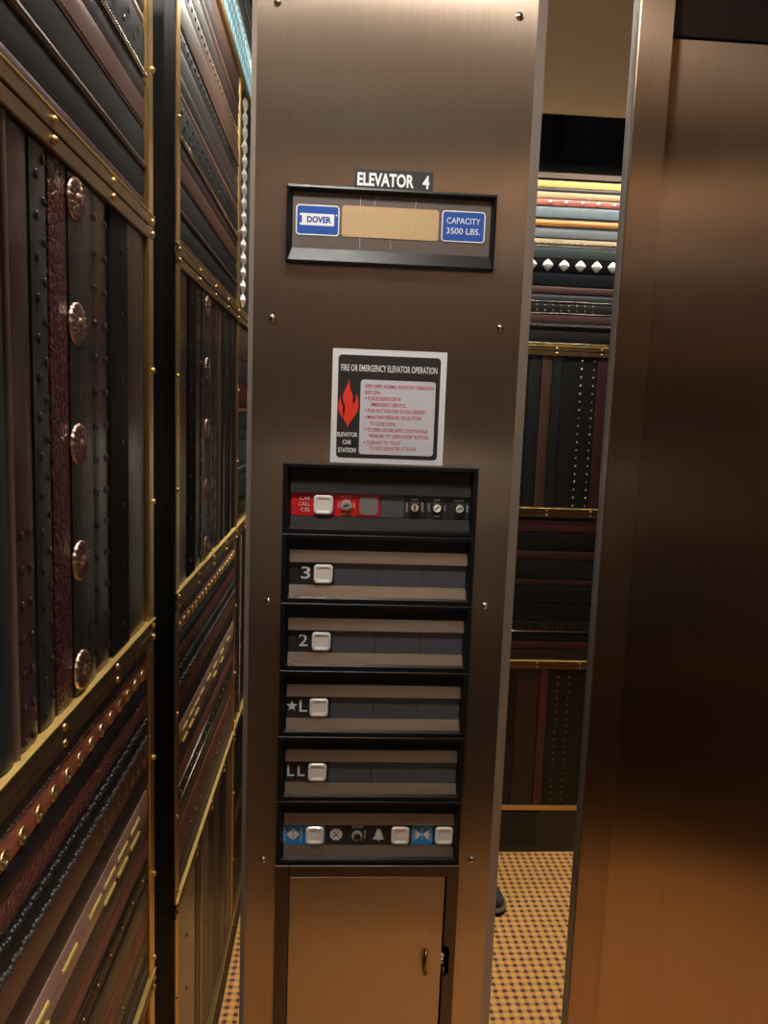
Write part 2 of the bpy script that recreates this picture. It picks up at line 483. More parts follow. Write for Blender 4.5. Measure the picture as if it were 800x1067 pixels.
panel(WL, 'leather panel of upright belts with five round silver conchos on left wall', PG, UA0, UA1, *FZ[1], 'V', [
    (-.186, -.104, (58, 44, 38), {'rough': .3, 'label': 'smooth brown strap next to the brass edge'}),
    (-.259, -.188, BLK2, {'ridges': 7, 'rough': .26, 'label': 'black pleated strap', 'dimples': [(-.212, steps(1.30, 1.77, .075))]}),
    (-.321, -.265, (56, 38, 36), {'wavy': .036, 'rough': .27, 'label': 'dark brown scalloped strap', 'dimples': [(-.311, steps(1.295, 1.78, .036)), (-.276, steps(1.295, 1.78, .036))]}),
    (-.389, -.322, BLK2, {'rough': .3, 'label': 'black strap carrying the conchos', 'marks': (('stitch', -.345, BLK, 'stitching'),), 'studs': [('concho', -.371, [1.297, 1.412, 1.530, 1.648, 1.765])]}),
    (-.436, -.390, MAR, {'tex': 'croc', 'rough': .3, 'label': 'maroon scaled strap'}),
    (-.476, -.440, (46, 46, 44), {'rough': .34, 'dimples': [(-.466, steps(1.285, 1.78, .034)), (-.450, steps(1.30, 1.78, .034))]}),
    (-.523, -.482, (66, 42, 38), {'rough': .3, 'dimples': [(-.513, steps(1.28, 1.48, .03)), (-.495, steps(1.28, 1.48, .03))]}),
    (-.534, -.524, (122, 90, 70), {'n': .002, 'crown': .003}), (-.562, -.536, (40, 42, 44)), (-.60, -.566, DBR, {'ridges': 3, 'rough': .28}), (-.64, -.602, BLK2, {'rough': .28}),
    (-.67, -.642, (60, 50, 44), {'ridges': 3, 'rough': .25}), (-.71, -.673, BLK2, {'ridges': 4, 'rough': .25}), (-.75, -.713, DBR, {'rough': .25}), (-.796, -.753, BLK2, {'ridges': 4, 'rough': .25})], (1.08, .85))
panel(WL, 'leather panel with orange eyelet belt and gold lacing bars, low on left wall', PG, UA0, UA1, *FZ[2], 'H', [
    (1.217, 1.2385, PUR, {'marks': (('stitch', 1.2225, (150, 130, 125), 'stitching'),)}),
    (1.191, 1.216, (172, 88, 50), {'label': 'orange brown belt with brass eyelets', 'studs': [('eyelet', 1.2035, steps(-.125, -.79, -.0365))]}),
    (1.166, 1.190, (28, 27, 28), {'rough': .45}), (1.137, 1.166, (104, 52, 44), {'tex': 'croc', 'rough': .32, 'label': 'maroon scaled strap'}),
    (1.126, 1.137, BLK, {'marks': (('rope', 1.1315, BLK2, 'braid'),)}), (1.103, 1.126, BLK2, {'marks': (('rope', 1.1055, (70, 64, 60), 'braid'),)}),
    (1.060, 1.102, (116, 76, 52), {'dimples': [(1.088, steps(-.33, -.11, .03)), (1.075, steps(-.33, -.11, .03))]}), (1.026, 1.060, (42, 37, 38)),
    (.983, 1.026, (170, 128, 112), {'rough': .25, 'label': 'glossy tan belt laced with gold bars', 'studs': [('lace_bar', 1.008, [-.168, -.228, -.283, -.338, -.42, -.50, -.60, -.70]), ('lace_bar', .987, [-.168, -.228, -.283, -.50, -.60])]}),
    (.949, .983, (84, 66, 54)), (.919, .948, (138, 76, 58), {'label': 'reddish strap'}),
    (.886, .918, (60, 50, 38), {'marks': (('piping', .9185, 'silver', 'piping'), ('piping', .887, 'silver', 'piping')), 'studs': [('dark_dome', .903, steps(-.13, -.7, -.05))]}),
    (.842, .884, OLV), (.806, .840, (134, 72, 48), {'dimples': [(.823, steps(-.78, -.11, .04))]}), (.775, .805, OLV, {'studs': [('dark_dome', .79, steps(-.13, -.7, -.05))]}), (.75, .774, (104, 76, 50), {'ridges': 2}), (.729, .75, OLV, {'ridges': 2})], (1.22, .8))
panel(WL, 'leather panel of olive upright straps at bottom of left wall beside black post', PG, UA0, UA1, *FZ[3], 'V', [
    (-.29, -.104, (104, 84, 58), {'rough': .28, 'dimples': [(-.2, [.25, .36, .47, .58])]}), (-.335, -.293, BLK), (-.375, -.338, (100, 76, 52), {'rough': .3}), (-.44, -.378, OLV, {'ridges': 2, 'studs': [('dark_dome', -.41, steps(.25, .6, .07))]}),
    (-.52, -.443, DBR), (-.60, -.523, (76, 58, 42), {'ridges': 3}), (-.70, -.603, DBR), (-.796, -.703, OLV, {'ridges': 2})], (1.2, .8))
panel(WL, 'leather panel with upright chrome chain, top rear corner of left wall', PG, UB0, UB1, *FZ[0], 'V', [
    (-.87, -.814, BRN), (-.905, -.873, BLK, {'studs': [('diamond', -.889, steps(1.85, 2.33, .034))]}), (-.96, -.908, DBR), (-1.03, -.963, BLK2), (-1.12, -1.033, BRN), (-1.2, -1.123, BLK), (-1.31, -1.203, DBR), (-1.426, -1.313, BLK2)], None)
panel(WL, 'leather panel of level glossy straps, mid height in rear corner of left wall', PG, UB0, UB1, *FZ[1], 'H', [
    (1.275, 1.34, BLK2, {'rough': .22}), (1.342, 1.40, (70, 66, 60), {'rough': .22}), (1.402, 1.43, BLK, {'marks': (('rope', 1.416, BLK2, 'braid'),)}), (1.432, 1.49, (80, 76, 70), {'rough': .22}), (1.492, 1.52, DBR), (1.522, 1.56, BLK2), (1.562, 1.575, RUST), (1.577, 1.64, MAR, {'rough': .26}), (1.642, 1.70, DBR), (1.702, 1.786, RBR)], (1.1, .8))
panel(WL, 'leather panel with strap laced in copper beads, low rear part of left wall', PG, UB0, UB1, *FZ[2], 'V', [
    (-.905, -.814, BLK, {'rough': .25}), (-.935, -.907, BLK2, {'marks': (('beads', -.92, 'copper', 'bead_lacing'),)}), (-1.0, -.937, BLK), (-1.1, -1.003, DBR), (-1.25, -1.103, BLK2), (-1.426, -1.253, BLK)], None)
panel(WL, 'leather panel of dark level straps, bottom rear corner of left wall', PG, UB0, UB1, *FZ[3], 'H', [
    (.19, .28, BLK2), (.282, .34, DBR), (.342, .40, BLK), (.402, .46, OLV), (.462, .55, BLK2), (.552, .62, DBR), (.622, .695, BLK)], None)

# back wall: the middle column is the one the right-hand mirror shows
C0, C1 = .39, 1.09
GOLDL = (214, 178, 62)
panel(WB, 'leather panel of yellow, orange and grey belts, topmost in the right mirror', PG, C0, C1, *FZ[0], 'H', [
    (2.330, 2.353, GOLDL, {'wavy': .04, 'label': 'bright yellow strap'}), (2.317, 2.329, DBR), (2.296, 2.316, (176, 138, 84), {'label': 'tan strap'}),
    (2.273, 2.294, (168, 74, 52), {'label': 'red strap with silver studs', 'studs': [('nail', 2.284, steps(.40, 1.08, .054))]}), (2.236, 2.270, (104, 120, 126), {'rough': .3}),
    (2.209, 2.231, (214, 140, 44), {'label': 'orange strap', 'crown': .004}), (2.172, 2.2, (112, 116, 120), {'rough': .3}), (2.146, 2.168, (168, 146, 104), {'marks': (('rope', 2.154, (170, 150, 110), 'braid'),), 'label': 'braided tan strap'}),
    (2.106, 2.142, (44, 56, 58), {'marks': (('piping', 2.144, 'silver', 'piping'),)}), (2.062, 2.105, BLK, {'rough': .2, 'studs': [('diamond', 2.084, steps(.40, 1.08, .055))], 'label': 'black strap with chrome diamond studs'}),
    (2.02, 2.06, (30, 34, 36), {'rough': .2}), (1.993, 2.016, (84, 46, 40)), (1.967, 1.989, (52, 58, 60), {'marks': (('piping', 1.966, 'silver', 'piping'),)}), (1.930, 1.962, BLK, {'studs': [('dark_dome', 1.954, steps(.62, .84, .027)), ('dark_dome', 1.937, steps(.62, .84, .027))]}),
    (1.896, 1.926, (84, 46, 40), {'marks': (('piping', 1.928, 'silver', 'piping'),)}), (1.877, 1.896, BLK2, {'marks': (('rope', 1.886, BLK2, 'fringe'),)}), (1.834, 1.876, BLK), (1.8215, 1.833, DBR, {'marks': (('piping', 1.83, 'silver', 'piping'),)})], None)
panel(WB, 'leather panel of upright straps with two rows of silver studs in right mirror', PG, C0, C1, *FZ[1], 'V', [
    (.395, .45, BLK2), (.452, .52, DBR), (.522, .58, BLK), (.582, .632, BLK2), (.634, .674, (30, 34, 40)), (.676, .711, (92, 56, 34), {'label': 'brown strap'}), (.713, .744, (30, 32, 36), {'ridges': 4}),
    (.746, .866, BLK, {'label': 'black strap with two rows of silver studs', 'studs': [('dome', .812, steps(1.283, 1.78, .0273)), ('dome', .855, steps(1.283, 1.78, .0273))]}),
    (.868, .908, (70, 28, 30), {'label': 'maroon strap'}), (.91, .93, (120, 80, 60), {'wavy': .018}), (.932, 1.0, BLK2), (1.002, 1.085, DBR)], None)
panel(WB, 'leather panel of dark level straps with small silver buckles in right mirror', PG, C0, C1, *FZ[2], 'H', [
    (1.188, 1.228, (96, 46, 36), {'label': 'red brown strap'}), (1.124, 1.186, BLK), (1.09, 1.122, (82, 40, 36)), (1.024, 1.088, BLK2), (.998, 1.022, (66, 40, 34)), (.936, .996, (30, 28, 28)), (.876, .934, BLK),
    (.836, .874, BLK2, {'studs': [('buckle', .855, steps(.40, 1.08, .056))], 'marks': (('piping', .834, 'silver', 'piping'),)}), (.80, .832, BLK), (.772, .798, (90, 42, 34)), (.729, .77, (58, 34, 28))], None)
panel(WB, 'leather panel with two rows of copper studs, lowest in right mirror', PG, C0, C1, *FZ[3], 'V', [
    (.395, .46, BLK2), (.462, .56, DBR), (.562, .654, BLK), (.656, .735, (72, 44, 34)), (.738, .769, (120, 48, 36), {'label': 'red strap'}),
    (.772, .90, BLK, {'studs': [('dark_dome', .802, steps(.205, .69, .0257)), ('dark_dome', .842, steps(.205, .69, .0257))], 'label': 'black strap with two rows of copper studs'}), (.902, .98, DBR), (.982, 1.085, BLK2)], None)
def plain_straps(a0, a1, cols, d):
    r = []; a = a0+.003; i = 0
    while a < a1-.01:
        b = min(a+d*rnd.uniform(.7, 1.4), a1-.002); r.append((a, b, cols[rnd.randrange(len(cols))], {'rough': .3})); a = b+.002
    return r
for (c0, c1, side) in ((-.25, .38, 'left end of back wall'), (1.10, 1.60, 'right end of back wall')):
    for k, (v0, v1) in enumerate(FZ):
        ori = 'V' if k % 2 == 0 else 'H'
        place = ('topmost', 'second from the top', 'third from the top', 'lowest')[k]
        cols = ([GRY, TAN, BRN, BLK2] if k == 0 else [BLK, BLK2, DBR, RBR])
        st = plain_straps(c0, c1, cols, .06) if ori == 'V' else plain_straps(v0, v1, cols, .045)
        panel(WB, 'leather panel of plain %s straps, %s at %s' % ('upright' if ori == 'V' else 'level', place, side), PG, c0, c1, v0, v1, ori, st, None)

# brass rails with their screws
RN = ('topmost', 'second', 'third', 'lowest')
RAILL = ['uppermost brass rail on the left wall, above the concho panel', 'brass rail on the left wall directly under the concho panel', 'brass rail on left wall directly under the gold laced belt panel', 'brass rail along the foot of the left wall above the carpet']
RAILB = ['uppermost brass rail on the back wall, mirrored above the silver studs', 'brass rail on the back wall, mirrored just under the silver studs', 'brass rail on the back wall, mirrored above the copper studs', 'brass rail on the back wall just above the black base']
for W, u0, u1, labs, us in ((WL, -1.428, -.074, RAILL, [-.087-.1765*k for k in range(8)]), (WB, -.25, 1.6, RAILB, [.11+.153*k for k in range(10)])):
    for (v0, v1), lab in zip(RZ, labs):
        t = thing('brass_rail', W.p((u0+u1)/2, v0, 0), lab, 'rail', 'brass rails of the leather walls')
        if v1-v0 > .025:
            m = (v0+v1)/2
            bm = bmesh.new(); W.box(bm, u0, u1, m+.0006, v1, -.004, .0055, .0012); mesh_obj('upper_strip', bm, M['brass_dark'], t)
            bm = bmesh.new(); W.box(bm, u0, u1, v0, m-.0006, -.004, .0045, .0012); mesh_obj('lower_strip', bm, M['brass_dark'], t)
            bm = bmesh.new(); W.box(bm, u0, u1, v1-.0002, v1+.0012, -.004, .0066, .0003); mesh_obj('lit_top_edge', bm, M['lip'], t)  # light caught from above, painted as a brighter brass edge
            for u in us:
                for v in (v1-.0075, v0+.0075): stud('screw', W, t, u, v, .006)
        else:
            bm = bmesh.new(); W.box(bm, u0, u1, v0, v1, -.004, .007, .0012); mesh_obj('strip', bm, M['brass'], t)
            for u in us: stud('screw', W, t, u, (v0+v1)/2, .0075)

# upright brass edges
for W, u0, u1, lab in ((WL, -.100, -.0745, 'upright brass edge strip beside the black corner post'), (WL, -.812, -.798, 'upright brass strip between the two columns of left wall panels'), (WB, .38, .39, 'upright brass strip left of the studded column on the back wall'), (WB, 1.09, 1.10, 'upright brass strip right of the studded column on the back wall')):
    t = thing('brass_edge_strip', W.p((u0+u1)/2, .19, 0), lab, 'trim strip', 'upright brass strips')
    bm = bmesh.new(); W.box(bm, u0, u1, .187, 2.36, -.004, .004, .0015); mesh_obj('strip', bm, M['gold'], t)
    if W is WL:
        for v in (2.2, 2.004, 1.619, 1.439, 1.065, .884, .749, .55, .36): stud('screw', W, t, u1-.006 if u1 > -.2 else (u0+u1)/2, v, .005)
# top trims of the leather walls
for W, u0, u1, lab, mt in ((WL, -1.428, -.074, 'thin brass top strip of the left wall under the glowing band', 'brass'), (WB, -.25, 1.6, 'dark bronze top strip of the back wall under the black band', 'brown_paint')):
    bm = bmesh.new(); W.box(bm, u0, u1, 2.356, 2.375, -.004, .006, .0015)
    tag(mesh_obj('top_strip', bm, M[mt], None, W.p((u0+u1)/2, 2.356, 0)), lab, 'trim strip')

# ------------------------------------------------------------------ the room
CE = 2.45      # underside of the dropped ceiling
CT = 2.78      # top of the slot behind it
struct('wall_left', B(-.40, -.276, -1.6, .10, -.02, CT+.05), M['black_matte'])
struct('wall_back', B(-.40, 1.75, -1.6, -1.446, -.02, CT+.05), M['black_matte'])
struct('wall_right', B(1.62, 1.75, -1.446, .10, -.02, CT+.05), simple('right_wall_brown', (84, 66, 54), .5))
struct('wall_front', B(-.276, .404, .006, .10, -.02, CT+.05), M['black_matte'])
struct('floor', B(-.276, 1.62, -1.446, .006, -.04, 0), M['carpet'])
struct('ceiling', B(-.2, 1.62, -1.151, .006, CE, CE+.02), M['ceiling'])
struct('trim_8', B(-.276, 1.62, -1.446, .10, CT, CT+.05), M['black_matte'])
struct('trim_1', B(-.276, -.2585, -.072, .005, 0, CE, .001), M['black'])
bm = bmesh.new(); box(bm, -.276, 1.62, -1.446, -1.43, 2.3755, CT); struct('trim_2', bm, simple('black_velvet', (3, 3, 3), .9, 0, .05))
struct('baseboard_left', B(-.276, -.268, -1.43, -.072, 0, .167), M['black_matte'])
struct('baseboard_back', B(-.268, 1.62, -1.446, -1.436, 0, .167), M['black_plastic'])
# moulding between the glowing band and the ceiling
bm = bmesh.new(); box(bm, -.246, -.232, -1.151, .0, CE-.004, CE+.03, .002); box(bm, -.231, -.216, -1.151, .0, CE-.008, CE+.02, .002); box(bm, -.215, -.199, -1.151, .0, CE-.005, CE+.02, .002)
struct('trim_3', bm, M['brown_paint'])

# glowing band over the left wall
t = thing('cove_light', (-.262, -.75, 2.376), 'glowing white band of small glass tiles along the top of the left wall', 'light')
mesh_obj('diffuser', B(-.275, -.266, -1.43, -.073, 2.3765, 2.501), M['cove'], t)
bm = bmesh.new()
for k in range(1, 4): box(bm, -.266, -.262, -1.43, -.073, 2.3765+.0311*k-.001, 2.3765+.0311*k+.001)
y = -1.42
while y < -.08: box(bm, -.266, -.2625, y-.001, y+.001, 2.3765, 2.501); y += .034
mesh_obj('lattice', bm, simple('lattice_white', (170, 196, 200), .4), t)

# round lamps of the dropped ceiling, and the tubes hidden in the slot behind it
for x, yy, lab in ((-.06, -.46, 'round ceiling downlight in front of the control panel'),):
    t = thing('ceiling_downlight', (x, yy, CE), lab, 'light', None)
    bm = bmesh.new()
    ro, ri = .085, .068; N = 32
    V = [[bm.verts.new((x+r*math.cos(2*math.pi*i/N), yy+r*math.sin(2*math.pi*i/N), z)) for i in range(N)] for r, z in ((ro, CE), (ro-.003, CE-.007), (ri+.002, CE-.008), (ri, CE-.002))]
    for k in range(3):
        for i in range(N): bm.faces.new((V[k][i], V[k][(i+1) % N], V[k+1][(i+1) % N], V[k+1][i]))
    mesh_obj('trim_ring', bm, M['brass'], t, smooth=True)
    if x > .5: ri = .055
    bm = bmesh.new(); disc(bm, (x, yy, CE-.003), ri, .003, 'Z', 32); mesh_obj('diffuser', bm, M['lamp'], t)
for x0, x1, lab in ((-.2, .66, 'left lamp tube in the slot above the back wall'), (.72, 1.58, 'right lamp tube in the slot above the back wall')):
    t = thing('lamp_tube', ((x0+x1)/2, -1.2, 2.52), lab, 'light', 'lamp tubes over the back wall')
    bm = bmesh.new(); disc(bm, ((x0+x1)/2, -1.2, 2.54), .014, x1-x0, 'X', 16); mesh_obj('tube', bm, M['tube'], t)
    bm = bmesh.new(); box(bm, x0-.01, x1+.01, -1.264, -1.16, 2.57, 2.574); box(bm, x0-.01, x1+.01, -1.264, -1.26, 2.495, 2.57); mesh_obj('added_baffle', bm, M['black_matte'], t)  # unseen baffle, added to keep tube light off the black band
    for hx in (x0+.1, x1-.1): mesh_obj('hanger', B(hx-.004, hx+.004, -1.204, -1.196, 2.574, CT), M['black_matte'], t)

# mirrors either side of the control panel
mesh_l = mesh_obj('mirror', B(-.2585, -.120, .0, .005, .02, CE-.005), M['mirror'], None, (-.19, .0, .02))
tag(mesh_l, 'narrow tall mirror between the black corner post and the control panel', 'mirror', 'mirror strips beside the control panel')
mesh_r = mesh_obj('mirror', B(.250, .4078, .0, .005, .02, CE-.005), M['mirror'], None, (.33, .0, .02))
tag(mesh_r, 'tall mirror strip between the control panel and the door jamb', 'mirror', 'mirror strips beside the control panel')

# door jamb, header and door
struct('trim_4', B(.4085, .4590, -.014, .09, 0, CE, .0012), M['steel_jamb'])
struct('trim_9', B(.4075, .4085, -.0125, .0, 0, CE), M['side_tone'])  # thin cover added to darken the jamb's side face
struct('trim_5', B(.4590, 1.30, .001, .09, 2.128, CE, .0012), simple('header_brown', (38, 31, 30), .4))
struct('trim_6', B(1.30, 1.35, -.014, .09, 0, CE, .0012), M['steel'])
struct('trim_7', B(1.35, 1.62, -.014, .09, 0, CE), M['steel_door'])
struct('door_1', B(.4605, 1.299, .004, .04, .006, 2.126, .001), M['steel_door'])

# ------------------------------------------------------------------ control panel face
FY = -.030
t = thing('control_panel', (.065, FY, 0), 'tall brushed bronze steel panel holding the elevator buttons', 'panel')
bm = bmesh.new()
X0, X1, Z0, Z1 = -.127, .2585, .004, CE-.003
HX0, HX1, HZ0, HZ1 = -.0775, .2065, .16, 1.494
for (a, b, c, d) in ((X0, HX0, Z0, Z1), (HX1, X1, Z0, Z1), (HX0, HX1, HZ1, Z1), (HX0, HX1, Z0, HZ0)):
    V = [bm.verts.new(q) for q in ((a, FY, c), (b, FY, c), (b, FY, d), (a, FY, d))]; bm.faces.new(V)
for (a, b) in (((HX0, HZ0), (HX0, HZ1)), ((HX0, HZ1), (HX1, HZ1)), ((HX1, HZ1), (HX1, HZ0)), ((HX1, HZ0), (HX0, HZ0))):
    bm.faces.new([bm.verts.new(q) for q in ((a[0], FY, a[1]), (b[0], FY, b[1]), (b[0], -.002, b[1]), (a[0], -.002, a[1]))])
bmesh.ops.remove_doubles(bm, verts=bm.verts, dist=1e-6)
mesh_obj('face_plate', bm, M['steel'], t)
for xs, lab in (((X0, -.1345), 'left'), ((X1, .2735), 'right')):
    bm = bmesh.new()
    prism(bm, [(xs[0], FY), (xs[1], FY+.006), (xs[1], -.0005), (xs[0], -.0005)], Z0, Z1, lambda p, a: (p[0], p[1], a))
    mesh_obj('edge_bevel', bm, M['steel_edge'], t, label='lighter satin edge')
mesh_obj('back_box', B(HX0, HX1, -.006, -.001, HZ0, HZ1), M['black_matte'], t)
# screws of the face plate
sb = bmesh.new(); ball(sb, (0, 0, 0), .0052, (1, .6, 1), 16, 10); box(sb, -.0009, .0009, -.0036, -.0028, -.003, .003)
first = None
for x, z in ((-.1, 1.7015), (.229, 1.7015), (-.0985, 1.288), (.2285, 1.288), (-.099, .8745), (.2287, .8745), (.2324, 2.124), (-.1, 2.121)):
    if first is None:
        first = mesh_obj('screw', sb, M['silver'], t, (0, 0, 0), smooth=True)
        first.location = Vector((x, FY-.001, z))-wloc(t)
    else: copy_at(first, t, (x, FY-.001, z))

# elevator number plate
t = thing('number_plate', (.067, FY, 1.8835), 'black plate reading ELEVATOR 4 in white capitals above the display', 'sign')
bm = bmesh.new(); fprism(bm, rrect(.0115, .1222, 1.8835, 1.9112, .0015), FY-.0012, FY); mesh_obj('plate', bm, M['black_plastic'], t)
bm = bmesh.new(); letters(bm, 'ELEVATOR', .0155, .095, 1.8885, 1.9065, FY-.0014, .03); letters(bm, '4', .1075, .117, 1.8885, 1.9065, FY-.0014, .03)
mesh_obj('lettering', bm, M['white'], t)

# position display
t = thing('position_display', (.066, FY, 1.779), 'wide black display unit with amber window and two blue badges', 'display')
ox0, ox1, oz0, oz1 = -.0817, .2128, 1.779, 1.8828
ix0, ix1, iz0, iz1 = -.0735, .2060, 1.7995, 1.8755
bm = bmesh.new()
OUT = [(ox0, oz0), (ox1, oz0), (ox1, oz1), (ox0, oz1)]; INN = [(ix0, iz0), (ix1, iz0), (ix1, iz1), (ix0, iz1)]
def loop(pts, y): return [bm.verts.new((p[0], y, p[1])) for p in pts]
la, lb, lc, ld = loop(OUT, FY), loop(OUT, FY-.012), loop([(ox0+.003, oz0+.003), (ox1-.003, oz0+.003), (ox1-.003, oz1-.003), (ox0+.003, oz1-.003)], FY-.013), loop(INN, FY-.0045)
for P_, Q_ in ((la, lb), (lb, lc), (lc, ld)):
    for i in range(4): bm.faces.new((P_[i], P_[(i+1) % 4], Q_[(i+1) % 4], Q_[i]))
mesh_obj('bezel', bm, M['black_bezel'], t, label='glossy black sloping bezel')
mesh_obj('face', B(ix0-.001, ix1+.001, FY-.0045, FY-.001, iz0-.001, iz1+.001), M['face'], t)
fy = FY-.0045
bm = bmesh.new(); fprism(bm, rrect(-.0046, .1322, 1.8175, 1.8598, .004), fy-.0008, fy); mesh_obj('window', bm, M['amber'], t, label='amber display window')
def badge(x0, x1, z0, z1, name, lab):
    bm = bmesh.new(); fprism(bm, rrect(x0, x1, z0, z1, .005), fy-.0008, fy)
    o = mesh_obj(name, bm, M['blue'], t, label=lab)
    bm = bmesh.new(); rring(bm, x0, x1, z0, z1, .005, .0015, fy-.001, fy-.0002); mesh_obj('border', bm, M['white'], o)
    return o
o = badge(-.0688, -.0082, 1.8172, 1.8583, 'maker_badge', 'blue badge with white logo banner')
bm = bmesh.new(); fprism(bm, rrect(-.0635, -.0155, 1.8305, 1.8465, .0015), fy-.0011, fy-.0006); mesh_obj('banner', bm, M['white'], o)
bm = bmesh.new(); fprism(bm, [(-.0635, 1.8335), (-.0605, 1.8335), (-.0605, 1.8435), (-.0635, 1.8435)], fy-.0013, fy-.001)
letters(bm, 'DOVER', -.0535, -.0195, 1.834, 1.843, fy-.0013, .045); mesh_obj('lettering', bm, M['blue'], o)
bm = bmesh.new(); disc(bm, (-.0125, fy-.001, 1.8455), .0012, .0004, 'Y', 12); mesh_obj('registered_mark', bm, M['white'], o)
o = badge(.1365, .1985, 1.8177, 1.8602, 'capacity_badge', 'blue badge stating the capacity')
bm = bmesh.new(); letters(bm, 'CAPACITY', .1435, .1915, 1.8425, 1.8508, fy-.0011, .0); letters(bm, '3500 LBS.', .1435, .1915, 1.8285, 1.8368, fy-.0011, .0)
mesh_obj('lettering', bm, M['white'], o)
bm = bmesh.new()
for xa, za, xb, zb, w in ((.0205, 1.872, .0215, 1.802, .0007), (.0425, 1.874, .0405, 1.861, .0006), (.0995, 1.872, .0935, 1.829, .0006), (.064, 1.815, .066, 1.803, .0007), (.0012, 1.845, .022, 1.835, .0005), (.03, 1.849, .038, 1.852, .0005)):
    d = Vector((xb-xa, zb-za)).normalized(); nx, nz = -d.y*w/2, d.x*w/2
    fprism(bm, [(xa-nx, za-nz), (xa+nx, za+nz), (xb+nx, zb+nz), (xb-nx, zb-nz)], fy-.0010, fy-.0002)
mesh_obj('scratch', bm, simple('scratch', (205, 180, 150), .6), t)

# fire instruction sign
t = thing('fire_sign', (.071, FY, 1.4985), 'white square FIRE OR EMERGENCY ELEVATOR OPERATION sign with a red flame', 'sign')
SX, SZ, SW, SH = -.0122, 1.6632, .1658, .1645
def sx(u): return SX+u*SW
def sz(v): return SZ-v*SH
sy = FY-.0008
bm = bmesh.new(); fprism(bm, [(SX, SZ-SH), (SX+SW, SZ-SH), (SX+SW, SZ), (SX, SZ)], sy, FY); mesh_obj('sheet', bm, M['paper'], t)
bm = bmesh.new(); fprism(bm, rrect(sx(.05), sx(.947), sz(.953), sz(.052), .0055), sy-.0003, sy); mesh_obj('black_field', bm, M['sign_black'], t)
bm = bmesh.new(); fprism(bm, rrect(sx(.25), sx(.91), sz(.918), sz(.262), .0045), sy-.0006, sy-.0001); mesh_obj('text_field', bm, M['sign_text'], t)
fl = [(.145, .262), (.155, .33), (.165, .36), (.183, .40), (.19, .45), (.185, .49), (.205, .455), (.212, .42), (.208, .385), (.228, .42), (.237, .48), (.23, .54), (.205, .585), (.175, .625), (.155, .655), (.148, .69), (.135, .655), (.105, .61), (.075, .57), (.058, .52), (.062, .46), (.078, .40), (.078, .44), (.088, .475), (.105, .505), (.118, .51), (.105, .47), (.095, .43), (.10, .39), (.12, .345), (.137, .305)]
bm = bmesh.new(); V = [bm.verts.new((sx(u), sy-.0006, sz(v))) for u, v in fl]; f = bm.faces.new(V); bmesh.ops.triangulate(bm, faces=[f])
mesh_obj('flame', bm, M['flame'], t)
bm = bmesh.new()
def line(txt, u0, u1, v, h, bold=.0, y=sy-.0009): letters(bm, txt, sx(u0), sx(u1), sz(v+h/2), sz(v-h/2), y, bold)
line('FIRE OR EMERGENCY ELEVATOR OPERATION', .075, .918, .163, .058, .016)
mesh_obj('title_lettering', bm, M['white'], t)
bm = bmesh.new()
line('ELEVATOR', .055, .235, .748, .04, .03); line('CAR', .105, .182, .815, .04, .03); line('STATION', .066, .224, .886, .042, .03)
mesh_obj('caption_lettering', bm, M['white'], t)
bm = bmesh.new()
for txt, u0, u1, v, b in (('KEY OFF:', .292, .438, .318, .015), ('NORMAL ELEVATOR OPERATION', .452, .892, .318, .007), ('KEY ON:', .292, .425, .372, .015),
        ('PLACES ELEVATOR IN', .317, .605, .425, .007), ('EMERGENCY SERVICE...', .345, .667, .478, .007), ('PUSH BUTTON FOR FLOOR DESIRED...', .317, .845, .532, .007),
        ('MAINTAIN PRESSURE ON BUTTON', .317, .79, .588, .007), ('TO CLOSE DOOR.', .34, .57, .645, .007), ('TO OPEN DOORS APPLY CONTINUOUS', .317, .85, .70, .007),
        ('PRESSURE TO "OPEN DOOR" BUTTON', .34, .86, .753, .007), ('TURN KEY TO "HOLD"', .317, .62, .812, .007), ('TO HOLD ELEVATOR AT FLOOR', .34, .757, .862, .007)):
    line(txt, u0, u1, v, .033, b)
for v in (.425, .532, .588, .70, .812):
    disc(bm, (sx(.298), sy-.0008, sz(v)), .0011, .0003, 'Y', 10)
mesh_obj('red_lettering', bm, M['red'], t)

# ------------------------------------------------------------------ button units
FRY = -.036; PY_ = -.023       # frame front, plate face
UX0, UX1 = -.0795, .2075
ZT = [1.4965-.1044*k for k in range(7)]
def frame_bm(z0, z1, x0=UX0, x1=UX1, side=.0062, top=.006, bot=.006):
    bm = bmesh.new()
    O = [(x0, z0), (x1, z0), (x1, z1), (x0, z1)]; I = [(x0+side, z0+bot), (x1-side, z0+bot), (x1-side, z1-top), (x0+side, z1-top)]
    I2 = [(x0+side+.004, z0+bot+.004), (x1-side-.004, z0+bot+.004), (x1-side-.004, z1-top-.003), (x0+side+.004, z1-top-.003)]
    rows = []
    for P_, y in ((O, FY+.001), (O, FRY+.001), ([(O[0][0]+.001, O[0][1]+.001), (O[1][0]-.001, O[1][1]+.001), (O[2][0]-.001, O[2][1]-.001), (O[3][0]+.001, O[3][1]-.001)], FRY), (I, FRY), (I2, PY_+.002)):
        rows.append([bm.verts.new((p[0], y, p[1])) for p in P_])
    for a, b in zip(rows, rows[1:]):
        for i in range(4): bm.faces.new((a[i], a[(i+1) % 4], b[(i+1) % 4], b[i]))
    bm.faces.new([bm.verts.new((p[0], PY_+.002, p[1])) for p in I2])
    return bm

def wedge(bm, x0, x1, z0, z1, y0, y1, yb):
    """a strip whose face runs from depth y0 at z0 to y1 at z1"""
    prism(bm, [(z0, y0), (z1, y1), (z1, yb), (z0, yb)], x0, x1, lambda p, a: (a, p[1], p[0]))

